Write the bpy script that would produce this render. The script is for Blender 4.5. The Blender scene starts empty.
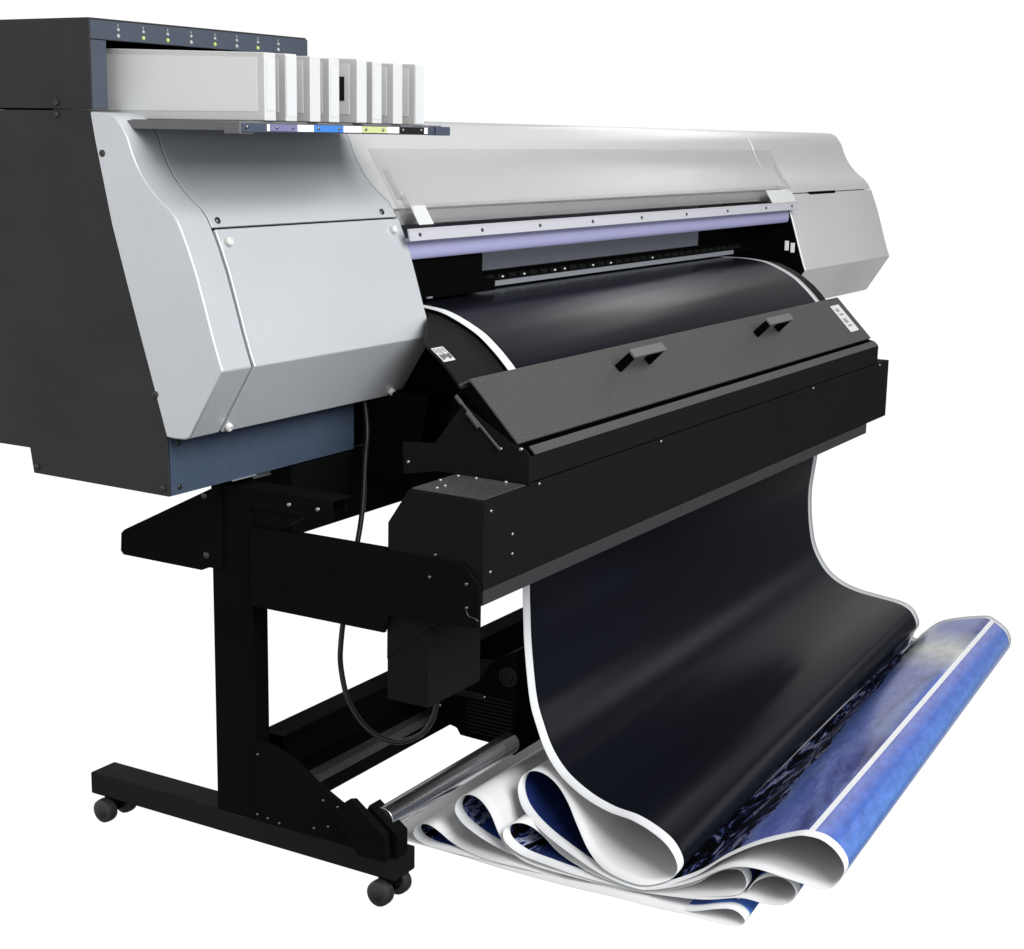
import bpy, bmesh, math, random
from mathutils import Vector, Matrix
random.seed(7)
scene = bpy.context.scene
COL = scene.collection
R = math.radians

# ------------------------------------------------------------------ materials
def _new(name):
    m = bpy.data.materials.new(name); m.use_nodes = True
    nt = m.node_tree
    return m, nt, nt.nodes['Principled BSDF']

def mat(name, col, rough=.5, metal=0., spec=.5, bump=0., bscale=400., var=0., vscale=6., coat=0.):
    m, nt, b = _new(name)
    b.inputs['Base Color'].default_value = (*col, 1)
    b.inputs['Roughness'].default_value = rough
    b.inputs['Metallic'].default_value = metal
    b.inputs['Specular IOR Level'].default_value = spec
    b.inputs['Coat Weight'].default_value = coat
    tc = nt.nodes.new('ShaderNodeTexCoord')
    if bump:
        n = nt.nodes.new('ShaderNodeTexNoise'); n.inputs['Scale'].default_value = bscale
        n.inputs['Detail'].default_value = 3
        bp = nt.nodes.new('ShaderNodeBump'); bp.inputs['Strength'].default_value = bump
        bp.inputs['Distance'].default_value = .001
        nt.links.new(tc.outputs['Object'], n.inputs['Vector'])
        nt.links.new(n.outputs['Fac'], bp.inputs['Height'])
        nt.links.new(bp.outputs['Normal'], b.inputs['Normal'])
        # fine speckle of the powder coat
        mx = nt.nodes.new('ShaderNodeMixRGB'); mx.blend_type = 'MULTIPLY'
        mx.inputs['Fac'].default_value = min(.5, bump*1.1)
        rp = nt.nodes.new('ShaderNodeValToRGB')
        rp.color_ramp.elements[0].position = .3; rp.color_ramp.elements[0].color = (.45, .45, .45, 1)
        rp.color_ramp.elements[1].position = .7; rp.color_ramp.elements[1].color = (1.5, 1.5, 1.5, 1)
        nt.links.new(n.outputs['Fac'], rp.inputs['Fac'])
        mx.inputs['Color1'].default_value = (*col, 1)
        nt.links.new(rp.outputs['Color'], mx.inputs['Color2'])
        out = mx.outputs['Color']
        nt.links.new(out, b.inputs['Base Color'])
    if var:
        n2 = nt.nodes.new('ShaderNodeTexNoise'); n2.inputs['Scale'].default_value = vscale
        n2.inputs['Detail'].default_value = 5
        mp = nt.nodes.new('ShaderNodeMapRange')
        mp.inputs['From Min'].default_value = .3; mp.inputs['From Max'].default_value = .7
        mp.inputs['To Min'].default_value = max(.02, rough - var); mp.inputs['To Max'].default_value = min(1, rough + var)
        nt.links.new(tc.outputs['Object'], n2.inputs['Vector'])
        nt.links.new(n2.outputs['Fac'], mp.inputs['Value'])
        nt.links.new(mp.outputs['Result'], b.inputs['Roughness'])
    return m

M = {}
M['silver']   = mat('silver_painted_panel', (.54, .56, .585), .34, .3, .5, bump=.14, bscale=900, var=.05)
M['silverside'] = mat('silver_side_paint', (.56, .565, .56), .5, .0, .4, bump=.05, bscale=900)
M['hood']     = mat('hood_paint', (.60, .605, .605), .33, .3, .5, bump=.12, bscale=700, var=.06, vscale=2)
M['darkside'] = mat('charcoal_textured_steel', (.026, .026, .0265), .6, 0, .22, bump=.5, bscale=500, var=.08)
M['module']   = mat('slate_blue_plastic', (.052, .062, .085), .5, 0, .3, bump=.25, bscale=600)
M['bluegrey'] = mat('blue_grey_textured_steel', (.042, .060, .095), .6, 0, .25, bump=.3, bscale=500)
M['black']    = mat('black_powder_coat', (.0070, .0073, .0074), .8, 0, .06, bump=.8, bscale=500, var=.08)
M['stand']    = mat('black_stand_steel', (.0032, .0036, .0036), .75, 0, .03, bump=.2, bscale=500, var=.08)
M['foot']     = mat('black_foot_coat', (.0060, .0064, .0065), .6, 0, .12, bump=.3, bscale=500, var=.08)
M['lid']      = mat('toplit_lid_coat', (.056, .055, .054), .55, 0, .25, bump=.5, bscale=420, var=.06)  # black coat lightened: sheen from the top light is painted into the colour
M['ledge']    = mat('charcoal_ledge_coat', (.058, .058, .058), .55, 0, .25, bump=.3, bscale=450)
M['void']     = mat('matt_black_inside', (.0016, .0016, .0018), .8, 0, .02)
M['guide']    = mat('black_curved_guide', (.008, .008, .008), .6, 0, .1, bump=.3, bscale=500)
M['tray']     = mat('grey_tray_plastic', (.13, .13, .135), .5, 0, .3, bump=.1, bscale=500)
M['traydark'] = mat('dark_blue_tray_rail', (.055, .07, .10), .45, 0, .3)
M['screw']    = mat('dark_screw_steel', (.06, .06, .06), .3, .8, .5)
M['steelscrew'] = mat('bright_screw_steel', (.35, .35, .35), .3, 1., .5)
M['dimscrew'] = mat('dull_screw_steel', (.14, .14, .14), .35, 1., .5)
M['knob']     = mat('white_knob_plastic', (.62, .62, .60), .4, 0, .5)
M['cart']     = mat('grey_cartridge_plastic', (.56, .56, .55), .4, 0, .4, var=.05)
M['label']    = mat('white_label_paper', (.56, .57, .57), .6, 0, .3)
M['cartlabel'] = mat('cartridge_side_label', (.70, .71, .70), .55, 0, .3)
M['handle']   = mat('handle_grey_coat', (.11, .11, .11), .5, 0, .3)
M['lip']      = mat('bounce_lit_beam_lip', (.034, .034, .035), .55, 0, .2, bump=.3, bscale=450)  # lighter than the beam: bounce light from below is painted into the colour
M['lavender'] = mat('lavender_anodised_bar', (.42, .42, .66), .35, .1, .5)
M['rail']     = mat('pale_lavender_rail', (.44, .44, .475), .35, 0, .5)
M['innergrey']= mat('inner_grey_steel', (.16, .17, .20), .5, .2, .4)
M['platen']   = mat('platen_steel', (.36, .38, .42), .35, .5, .5)
M['chrome']   = mat('brushed_steel_tube', (.68, .68, .70), .22, 1., .5, var=.08, vscale=3)
M['rubber']   = mat('grey_black_rubber', (.020, .020, .021), .42, 0, .35)
M['cable']    = mat('black_cable_rubber', (.010, .010, .011), .4, 0, .35)
M['blue']     = mat('blue_marker', (.045, .19, .55), .5, 0, .3)
M['yellow']   = mat('yellow_green_marker', (.50, .56, .25), .5, 0, .3)
M['violet']   = mat('violet_marker', (.17, .16, .30), .5, 0, .3)
M['white']    = mat('white_plastic', (.80, .81, .82), .5, 0, .3)
M['ink']      = mat('black_print', (.01, .01, .01), .6, 0, .2)
M['mtop']     = mat('worn_and_lit_plate', (.045, .045, .045), .5, 0, .3, bump=.4, bscale=120, var=.15)
M['seal']     = mat('grey_seal_strip', (.30, .30, .295), .5, 0, .3)
M['inkgrey']  = mat('grey_print', (.25, .25, .25), .6, 0, .2)

def emis(name, col, s):
    m, nt, b = _new(name)
    b.inputs['Base Color'].default_value = (*col, 1)
    b.inputs['Emission Color'].default_value = (*col, 1)
    b.inputs['Emission Strength'].default_value = s
    return m
M['led_on']  = emis('lit_green_led', (.36, .45, .14), .2)
M['led_off'] = mat('clear_led_lens', (.35, .35, .35), .2, 0, .6)

def acrylic():
    m, nt, b = _new('clear_acrylic')
    b.inputs['Base Color'].default_value = (1, 1, 1, 1)
    b.inputs['Transmission Weight'].default_value = 1
    b.inputs['Roughness'].default_value = .03
    b.inputs['IOR'].default_value = 1.3
    b.inputs['Alpha'].default_value = .22
    return m
M['acrylic'] = acrylic()
M['frost'] = mat('pale_sticker', (.56, .57, .56), .5, 0, .3)

# ------------------------------------------------------------------ mesh builder
class MB:
    def __init__(s): s.v = []; s.f = []
    def add(s, vs, fs):
        n = len(s.v); s.v += [tuple(p) for p in vs]; s.f += [tuple(i + n for i in f) for f in fs]
        return s
    def box(s, x0, x1, y0, y1, z0, z1):
        v = [(x, y, z) for x in (x0, x1) for y in (y0, y1) for z in (z0, z1)]
        return s.add(v, [(0,1,3,2),(4,6,7,5),(0,4,5,1),(2,3,7,6),(0,2,6,4),(1,5,7,3)])
    def prism(s, poly, x0, x1):                 # poly in (y, z), extruded along x
        n = len(poly)
        v = [(x0, y, z) for y, z in poly] + [(x1, y, z) for y, z in poly]
        f = [tuple(range(n)), tuple(range(2*n-1, n-1, -1))]
        f += [(i, i+n, (i+1) % n + n, (i+1) % n) for i in range(n)]
        return s.add(v, f)
    def sheet(s, prof, x0, x1, t):              # open profile (y, z) with thickness t, extruded along x
        pts = [Vector((p[0], p[1])) for p in prof]; inn = []
        for i, p in enumerate(pts):
            a = pts[max(i-1, 0)]; b = pts[min(i+1, len(pts)-1)]
            d = (b - a).normalized(); nn = Vector((-d.y, d.x)) * t
            inn.append(p + nn)
        return s.prism([tuple(p) for p in pts] + [tuple(p) for p in reversed(inn)], x0, x1)
    def cyl(s, p0, p1, r, n=24, r1=None):
        p0 = Vector(p0); p1 = Vector(p1); d = (p1 - p0).normalized()
        a = d.orthogonal().normalized(); b = d.cross(a); r1 = r if r1 is None else r1
        v = []
        for p, rr in ((p0, r), (p1, r1)):
            v += [p + (a*math.cos(2*math.pi*i/n) + b*math.sin(2*math.pi*i/n))*rr for i in range(n)]
        f = [(i, (i+1) % n, (i+1) % n + n, i+n) for i in range(n)]
        f += [tuple(range(n-1, -1, -1)), tuple(range(n, 2*n))]
        return s.add(v, f)
    def lathe(s, p0, axis, prof, n=28):         # prof: (distance along axis, radius)
        p0 = Vector(p0); d = Vector(axis).normalized(); a = d.orthogonal().normalized(); b = d.cross(a)
        v = []
        for h, r in prof:
            v += [p0 + d*h + (a*math.cos(2*math.pi*i/n) + b*math.sin(2*math.pi*i/n))*r for i in range(n)]
        f = []
        for k in range(len(prof)-1):
            f += [(k*n+i, k*n+(i+1) % n, (k+1)*n+(i+1) % n, (k+1)*n+i) for i in range(n)]
        f += [tuple(range(n-1, -1, -1)), tuple(range((len(prof)-1)*n, len(prof)*n))]
        return s.add(v, f)
    def tube(s, pts, r, n=12):
        P = smooth([Vector(p) for p in pts], 8); prev = None; v = []
        for i, p in enumerate(P):
            d = (P[min(i+1, len(P)-1)] - P[max(i-1, 0)]).normalized()
            a = d.orthogonal().normalized() if prev is None else (prev - d*prev.dot(d)).normalized()
            prev = a; b = d.cross(a)
            v += [p + (a*math.cos(2*math.pi*k/n) + b*math.sin(2*math.pi*k/n))*r for k in range(n)]
        m = len(P)
        f = [(i*n+k, i*n+(k+1) % n, (i+1)*n+(k+1) % n, (i+1)*n+k) for i in range(m-1) for k in range(n)]
        f += [tuple(range(n-1, -1, -1)), tuple(range((m-1)*n, m*n))]
        return s.add(v, f)
    def hexa(s, a, b):                          # two quads of 4 points each
        return s.add(list(a) + list(b), [(0,1,2,3),(7,6,5,4),(0,4,5,1),(1,5,6,2),(2,6,7,3),(3,7,4,0)])
    def build(s, name, m, parent=None, bevel=0., seg=2, angle=35, label=None):
        me = bpy.data.meshes.new(name)
        me.from_pydata(s.v, [], s.f)
        bm = bmesh.new(); bm.from_mesh(me)
        bmesh.ops.recalc_face_normals(bm, faces=bm.faces)
        bm.to_mesh(me); bm.free()
        me.materials.append(m)
        me.polygons.foreach_set('use_smooth', [True]*len(me.polygons))
        me.set_sharp_from_angle(angle=R(angle))
        o = bpy.data.objects.new(name, me); COL.objects.link(o)
        if parent: o.parent = parent
        if bevel:
            bv = o.modifiers.new('bevel', 'BEVEL'); bv.width = bevel; bv.segments = seg
            bv.limit_method = 'ANGLE'; bv.angle_limit = R(40); bv.harden_normals = True
        if label: o['label'] = label
        return o

def smooth(P, n):
    out = []
    for i in range(len(P)-1):
        p0 = P[max(i-1, 0)]; p1 = P[i]; p2 = P[i+1]; p3 = P[min(i+2, len(P)-1)]
        for k in range(n):
            t = k/n
            out.append(.5*((2*p1) + (p2-p0)*t + (2*p0-5*p1+4*p2-p3)*t*t + (3*p1-p0-3*p2+p3)*t*t*t))
    out.append(P[-1].copy())
    return out

def tag(o, label, cat, group=None):
    o['label'] = label; o['category'] = cat
    if group: o['group'] = group
    return o

SCREWS = {}
def screw(parent, p, axis, r=.0045, m='screw', h=.0025):
    key = (round(r, 4), m)
    if key not in SCREWS:
        b = MB().lathe((0, 0, 0), (0, 0, 1), [(-.001, r), (h*.5, r), (h*.9, r*.75), (h, r*.5), (h, r*.32), (h*.45, r*.3)], 16)
        o = b.build('screw', M[m], parent, angle=50); SCREWS[key] = o.data
    else:
        o = bpy.data.objects.new('screw', SCREWS[key]); COL.objects.link(o); o.parent = parent
    q = Vector((0, 0, 1)).rotation_difference(Vector(axis).normalized())
    o.rotation_mode = 'QUATERNION'; o.rotation_quaternion = q; o.location = p
    return o
# ------------------------------------------------------------------ the printer
root = bpy.data.objects.new('wide_format_printer', None); COL.objects.link(root)
tag(root, 'large silver and black wide format printer on a black wheeled stand', 'printer')

# silhouette of the silver covers, from the back top over the front to the bottom (y, z)
PROF = [(.142,1.287),(.102,1.285),(.087,1.277),(.076,1.264),(.066,1.249),(.058,1.228),(.048,1.208),(.036,1.190),
        (.020,1.172),(.002,1.156),(-.018,1.142),(-.030,1.128),(-.038,1.114),(-.052,1.084),(-.067,1.046),
        (-.082,1.000),(-.096,.955),(-.108,.920),(-.115,.903),(-.046,.793),(-.036,.789),(-.015,.788)]
def cut(z_hi, z_lo):
    return [p for p in PROF if z_lo <= p[1] <= z_hi]
def off(prof, d):                                # move a profile inwards by d
    P = [Vector(p) for p in prof]; o = []
    for i, p in enumerate(P):
        t = (P[min(i+1, len(P)-1)] - P[max(i-1, 0)]).normalized(); o.append(tuple(p + Vector((-t.y, t.x))*d))
    return o

# left cabinet
BACK = [(.142,1.287),(.134,1.244),(.104,1.115),(.078,1.03),(.052,.946),(.026,.865),(.002,.789)]
MB().prism([(.142,1.2885),(.62,1.2885),(.62,.738),(.307,.738),(.300,.696),(0,.693)] + BACK[::-1][0:] , 0, .003).build('side_panel', M['darkside'], root, .0012,
    label='charcoal textured side panel of the left cabinet')
MB().box(.003, .56, .15, .62, .74, 1.285).box(.003, .56, .004, .30, .697, .80).build('cabinet_body', M['void'], root)
c = MB().prism(PROF + BACK[::-1][:-1], -.0015, .0690).build('side_cover', M['silver'], root, .003, 3, 30)
# dark gap between the covers
MB().prism(off(PROF, .004) + [(.0, .80), (.13, 1.27)], .055, .570).build('cabinet_frame', M['void'], root)
up = PROF[:13]
MB().sheet(up, .0712, .5735, .010).build('front_cover', M['silver'], root, .0015, angle=30)
door = MB().sheet([(-.0425,1.1115)] + [(y-.003, z) for y, z in PROF[13:19]] + [(y-.002, z-.002) for y, z in PROF[19:20]] , .0718, .5735, .012).build(
    'service_door', M['silver'], root, .002, 2, 30)
def knob(p, axis):
    MB().lathe(p, axis, [(-.002,.005),(.003,.005),(.003,.0068),(.009,.0068),(.0105,.0055),(.0105,.003),(.009,.0026)], 24).build('door_knob', M['knob'], door, angle=40)
knob((.089,-.050,1.090), (0,-.92,.38)); knob((.540,-.050,1.091), (0,-.92,.38))
knob((.079,-.052,.803), (0,-.85,-.53)); knob((.532,-.052,.803), (0,-.85,-.53))
screw(root, (.089,-.0335,1.124), (0,-.9,.45), .0055); screw(root, (.534,-.0335,1.124), (0,-.9,.45), .0055)
for y, z in ((.118,1.224),(.022,.855)): screw(c, (-.0015,y,z), (-1,0,0), .0055)
for y, z in ((.213,1.300),(.213,1.282),(.290,.708),(.012,.706)): screw(root, (-.001,y,z), (-1,0,0), .005)
# blue grey lower front of the left cabinet
MB().box(.0035, .492, -.001, .003, .6935, .787).build('lower_front_panel', M['bluegrey'], root, .001)
MB().box(.495, .535, .006, .012, .6935, .787).build('lower_inner_panel', M['bluegrey'], root, .001)
for x, z in ((.022,.777),(.022,.706)): screw(root, (x,-.001,z), (0,-1,0), .0045)
for x in (.245,.34,.435): MB().box(x, x+.045, .03, .034, .676, .690).build('bottom_clip', M['platen'], root, .001)
MB().box(.15, .21, -.003, -.0005, .6925, .6945).build('bottom_trim', M['platen'], root)

# ink module on top of the left cabinet
X1 = .545
MB().box(0, .003, .139, .62, 1.291, 1.4283).build('module_side', M['darkside'], root, .0012)
MB().box(.003, X1, .142, .62, 1.4255, 1.4285).build('module_top', M['darkside'], root, .001)
st = MB().box(.0032, X1, .1388, .150, 1.3965, 1.4254).build('indicator_strip', M['module'], root, .001)
MB().box(.0032, .036, .1388, .150, 1.291, 1.3955).build('module_post', M['module'], root, .001)
MB().box(.515, X1, .1388, .150, 1.291, 1.3955).build('module_post', M['module'], root, .001)
MB().box(.0035, X1-.001, .30, .60, 1.292, 1.4252).box(.5155, X1-.001, .151, .30, 1.292, 1.4252).box(.0035, .0355, .151, .30, 1.292, 1.4252).build('module_inside', M['void'], root)
lit = (1, 2, 4, 6)
for k in range(8):
    x = .0625 + .0563*k + (.003 if k > 3 else 0)
    MB().box(x-.0008, x+.0008, .1380, .1388, 1.4175, 1.4215).build('mark', M['led_off'], st)
    for z, on, r in ((1.4130, False, .0028), (1.4035, k in lit, .0034)):
        MB().lathe((x, .1388, z), (0,-1,0), [(0, r), (.001, r), (.0022, r*.7), (.0026, r*.2)], 16).build('indicator_light', M['led_on' if on else 'led_off'], st, angle=80)

# cartridge tray
tr = MB().box(.030, .555, -.146, .138, 1.2725, 1.2765).build('cartridge_tray', M['tray'], root, .001)
MB().box(.020, .034, -.122, .136, 1.262, 1.275).box(.004, .036, -.152, -.122, 1.2575, 1.2755).build('tray_arm', M['tray'], tr, .001)
MB().hexa([(.06,-.14,1.2620),(.30,-.14,1.2620),(.30,.02,1.2620),(.06,.02,1.2620)], [(.04,-.146,1.2722),(.50,-.146,1.2722),(.50,.10,1.2722),(.04,.10,1.2722)]).build('tray_underside', M['tray'], tr, .001)
ft = MB().box(.008, .545, -.1545, -.1465, 1.2600, 1.2730).build('tray_front_rail', M['traydark'], root, .001)
MB().box(.518, .562, -.160, -.140, 1.2595, 1.2745).build('rail_end', M['traydark'], ft, .0015)
for x0, x1, m_, z0 in ((.063,.069,'white',0),(.070,.135,'violet',0),(.136,.177,'white',0),(.178,.253,'blue',0),(.254,.304,'white',0),(.305,.373,'yellow',0),
                  (.374,.410,'white',0),(.411,.485,'ink',0),(.486,.496,'white',0)):
    MB().box(x0, x1, -.1558, -.1547, 1.2620, 1.2722).build('colour_marker', M[m_], ft)
for x in (.016,.085,.124,.188,.242,.314,.362,.421,.475,.552): screw(ft, (x,-.1558,1.2675), (0,-1,0), .0026, 'steelscrew')

# hood over the carriage, between the cabinets
MB().sheet([(.30,1.287)] + PROF[:12], .5755, 2.486, .010).build('hood', M['hood'], root, .001, angle=30)
MB().box(.5755, 2.486, -.034, -.026, 1.098, 1.123).build('hood_seal', M['seal'], root)
# clear cover leaning on the hood
A = Vector((.012, 1.2335)); B = Vector((-.079, 1.088)); N = Vector((B.y-A.y, -(B.x-A.x))).normalized()
if N.x > 0: N = -N
def cover_box(x0, x1, s0, s1, h0, h1):           # s along the sheet 0..1, h outwards
    q = []
    for x in (x0, x1):
        for s, h in ((s0,h0),(s1,h0),(s1,h1),(s0,h1)):
            p = A.lerp(B, s) + N*h; q.append((x, p.x, p.y))
    return MB().hexa(q[:4], q[4:])
cv = cover_box(.552, 2.492, 0, 1.0, .0, .003).build('clear_cover', M['acrylic'], root, .0006)
RX = (.585,.800,1.025,1.255,1.495,1.740,1.990,2.250,2.44)
MB().prism([(-.0745,1.0935),(-.0785,1.0945),(-.0835,1.0725),(-.0795,1.0715)], .5535, 2.4905).build('cover_rail', M['rail'], root, .0008)
for x in RX: screw(root, (x,-.0815,1.083), (0,-1,.2), .0035)
for x in (.560, 2.445):
    hb = cover_box(x, x+.022, .27, .63, .0032, .0085).build('cover_hinge', M['acrylic'], cv, .0008)
    cover_box(x+.004, x+.026, .60, .80, .0087, .013).build('hinge_clip', M['acrylic'], hb, .001)
cover_box(.592, .640, .70, .93, .0032, .0038).build('cover_sticker', M['frost'], cv)
cover_box(2.30, 2.480, .74, .97, .0032, .0038).build('cover_sticker', M['frost'], cv)
# behind the opening
MB().sheet([(-.050,1.0745),(-.056,1.066),(-.0585,1.052),(-.057,1.040),(-.052,1.035)], .5755, 2.484, .006).build('guide_bar', M['lavender'], root, .0008, angle=60)
bp = MB().box(.5755, 2.10, .046, .056, .975, 1.10).build('inner_back_panel', M['innergrey'], root)
for x in (1.19,1.66): screw(bp, (x,.0455,1.024), (0,-1,0), .004)
ro = MB()
for i in range(34):
    x = .80 + i*.045
    ro.cyl((x, .022, .972), (x+.030, .022, .972), .0065, 14)
MB().box(.60, 2.484, .030, .044, .955, .985).build('roller_housing', M['void'], root)
ro.build('pinch_rollers', M['black'], root)
for i in (5, 7, 10, 11, 14, 16, 21):
    x = .812 + i*.045; MB().box(x, x+.006, .0135, .0150, .9715, .9745).build('roller_clip', M['white'], root)
MB().box(.60, 2.20, -.012, .044, .9400, .9450).box(.60, 2.25, .006, .014, .9560, .9665).build('platen', M['platen'], root, .0008)
ca = MB().box(.60, .865, -.044, .04, .980, 1.034).box(.60, .905, -.050, .03, .958, .981).build('print_carriage', M['void'], root, .002)
MB().box(.655, .672, -.053, -.050, .960, .963).build('carriage_edge', M['platen'], ca)
MB().box(.577, 2.484, .06, .40, .70, 1.095).box(.577, 2.484, .16, .40, 1.095, 1.26).build('machine_body', M['void'], root)

# right cabinet
rc = MB().prism(PROF[:13] + [(.10,1.10),(.142,1.28)], 2.489, 3.245).build('right_top_cover', M['hood'], root, .002, angle=30)
rd_ = MB().prism([(-.041,1.1115)] + PROF[13:] + [(.12,.788),(.12,1.1115)], 2.489, 3.245).build('right_front_cover', M['hood'], root, .003, 2, 30)
MB().box(2.68, 2.90, -.0425, -.03, 1.108, 1.116).build('grip_slot', M['void'], rd_)
MB().prism([(y+.004, z) for y, z in PROF[13:20]] + [(.10,.80),(.10,1.10)], 2.4845, 2.4885).build('inner_side_plate', M['void'], root)
MB().box(2.482, 2.4844, -.062, -.050, .957, .984).box(2.481, 2.4838, -.080, -.068, .952, .979).build('latch', M['white'], root, .001)

# curved paper guide and everything under it
GUIDE = [(.02,.944),(-.05,.944),(-.095,.9405),(-.12,.936),(-.148,.925),(-.175,.9125),(-.197,.899),(-.22,.882),(-.243,.860),(-.262,.838),(-.278,.81),(-.288,.77)]
def wing():                                      # slanted left wing of the guide, passing the cabinet corner
    P = [(-.108,.938,.5765),(-.12,.936,.553),(-.148,.925,.510),(-.175,.9125,.466),(-.19,.9035,.447),(-.197,.899,.445),(-.22,.882,.445),(-.243,.860,.445),(-.262,.838,.445),(-.278,.81,.445),(-.288,.77,.445)]
    v = []
    for y, z, x in P: v += [(x, y, z), (.5770, y, z), (x, y+.003, z-.004), (.5770, y+.003, z-.004)]
    f = []
    for i in range(len(P)-1):
        a, c = 4*i, 4*i+4
        f += [(a,a+1,c+1,c),(a+2,c+2,c+3,a+3),(a,c,c+2,a+2),(a+1,a+3,c+3,c+1)]
    f += [(0,2,3,1),(c,c+1,c+3,c+2)]
    return v, f
gd = MB().sheet(GUIDE, .5765, 2.275, .004).add(*wing()).build('curved_guide', M['guide'], root, .001, angle=60)
MB().prism([(y+.006, z-.006) for y, z in GUIDE] + [(-.20,.70),(.06,.70),(.06,.93)], .5775, 2.27).build('guide_core', M['void'], root)
def on_guide(x0, x1, s0, s1, name, m_, par, h=.0008):
    P = [Vector(p) for p in GUIDE]
    def at(s):
        i = min(int(s), len(P)-2); return P[i].lerp(P[i+1], s-i)
    n_ = 5; prof = [tuple(at(s0+(s1-s0)*k/(n_-1)) + Vector((-.6,.75))*h) for k in range(n_)]
    return MB().sheet(prof, x0, x1, .0006).build(name, m_, par, angle=60)
lb = on_guide(.447, .484, 6.02, 7.2, 'guide_sticker', M['label'], gd)
for i in range(5):
    on_guide(.450+.0065*i, .4525+.0065*i, 6.1+.06*(i % 2), 6.45+.08*(i % 3), 'sticker_print', M['inkgrey'], lb, .0018)
    on_guide(.451+.0065*i, .4542+.0065*i, 6.62+.05*(i % 2), 7.08-.07*(i % 3), 'sticker_print', M['ink'], lb, .0018)

# lower chassis
MB().prism([(.0,.565),(.18,.565),(.18,.69),(.0,.69)], .31, 2.60).prism([(-.001,.62),(-.11,.66),(-.14,.80),(-.001,.80)], .53, 2.50).build('lower_chassis', M['stand'], root, .002)
MB().prism([(-.21,.70),(-.15,.66),(.05,.66),(.05,.93),(-.09,.935),(-.19,.895),(-.255,.84),(-.26,.78)], .5745, .5765).build('chassis_side', M['void'], root, .001)

# front dryer box with its hinged lid
L0 = Vector((-.364,.878)); L1 = Vector((-.457,.7825)); LN = Vector((-.7275,.6861))
MB().prism([(-.350,.862),(-.436,.774),(-.440,.764),(-.470,.756),(-.470,.722),(-.340,.722),(-.318,.80),(-.330,.85)], .316, 2.043).build('dryer_box', M['void'], root)
EP = [(-.234,.760),(-.297,.764),(-.352,.836),(-.366,.826),(-.452,.778),(-.466,.7745),(-.474,.768),(-.4775,.762),(-.4775,.7185),(-.300,.7185),(-.236,.706)]
ep = MB().prism(EP, .3085, .3135).build('dryer_end_plate', M['black'], root, .0008)
MB().prism(EP[:1]+EP[1:], 2.0465, 2.0505).build('dryer_end_plate', M['black'], root, .0008)
for y, z in ((-.246,.728),(-.424,.770),(-.462,.7735)): screw(ep, (.3085,y,z), (-1,0,0), .0035, 'steelscrew')
lp = [L0, L1, L1-LN*.006, L0-LN*.006]
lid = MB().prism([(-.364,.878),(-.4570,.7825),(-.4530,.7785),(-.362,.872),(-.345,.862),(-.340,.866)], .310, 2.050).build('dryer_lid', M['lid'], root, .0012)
MB().prism([(-.3655,.8715),(-.4545,.7800),(-.440,.771),(-.353,.858)], .3094, .3098).build('lid_side', M['void'], lid)
MB().cyl((.3055,-.340,.848), (.3055,-.425,.757+.012), .0022, 10).build('hinge_rod', M['ledge'], lid)
MB().cyl((.3055,-.340,.848), (.3055,-.352,.836), .0035, 10).cyl((.3055,-.362,.824),(.3055,-.385,.801),.0040,10).build('rod_end', M['ledge'], lid)
MB().prism([(-.4650,.7760),(-.4768,.7640),(-.4745,.7615),(-.4630,.7735)], .3300, 2.047).build('front_ledge', M['ledge'], root, .0008)
MB().box(.314, 2.0465, -.4768, -.470, .7205, .7612).build('dryer_front_panel', M['black'], root, .0008)
def onlid(x, s, h):
    p = L0.lerp(L1, s) + LN*h; return (x, p.x, p.y)
for xa in (.768, 1.432):
    w = .132; posts = []
    for x in (xa, xa+w-.010):
        h = MB(); posts.append(h); h.hexa([onlid(x,.41,.0), onlid(x+.010,.41,.0), onlid(x+.010,.40,.040), onlid(x,.40,.040)],
               [onlid(x,.29,.0), onlid(x+.010,.29,.0), onlid(x+.010,.29,.040), onlid(x,.29,.040)])
    hh = MB().hexa([onlid(xa-.002,.41,.040), onlid(xa+w+.002,.41,.040), onlid(xa+w+.002,.41,.045), onlid(xa-.002,.41,.045)],
           [onlid(xa-.002,.27,.040), onlid(xa+w+.002,.27,.040), onlid(xa+w+.002,.27,.045), onlid(xa-.002,.27,.045)])
    g_ = hh.build('lid_handle', M['handle'], lid, .001)
    for h in posts: h.build('handle_post', M['void'], g_, .001)
sk = MB().hexa([onlid(1.955,.16,.0003), onlid(2.015,.16,.0003), onlid(2.015,.78,.0003), onlid(1.955,.78,.0003)],
               [onlid(1.955,.16,.0010), onlid(2.015,.16,.0010), onlid(2.015,.78,.0010), onlid(1.955,.78,.0010)]).build('lid_sticker', M['frost'], lid)
for i, (s0, s1) in enumerate(((.24,.31),(.36,.40),(.47,.58),(.62,.66))):
    MB().hexa([onlid(1.968,s0,.0011), onlid(1.990+.006*(i%2),s0,.0011), onlid(1.990+.006*(i%2),s1,.0011), onlid(1.968,s1,.0011)],
              [onlid(1.968,s0,.0013), onlid(1.990+.006*(i%2),s0,.0013), onlid(1.990+.006*(i%2),s1,.0013), onlid(1.968,s1,.0013)]).build('sticker_print', M['inkgrey'], sk)

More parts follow.
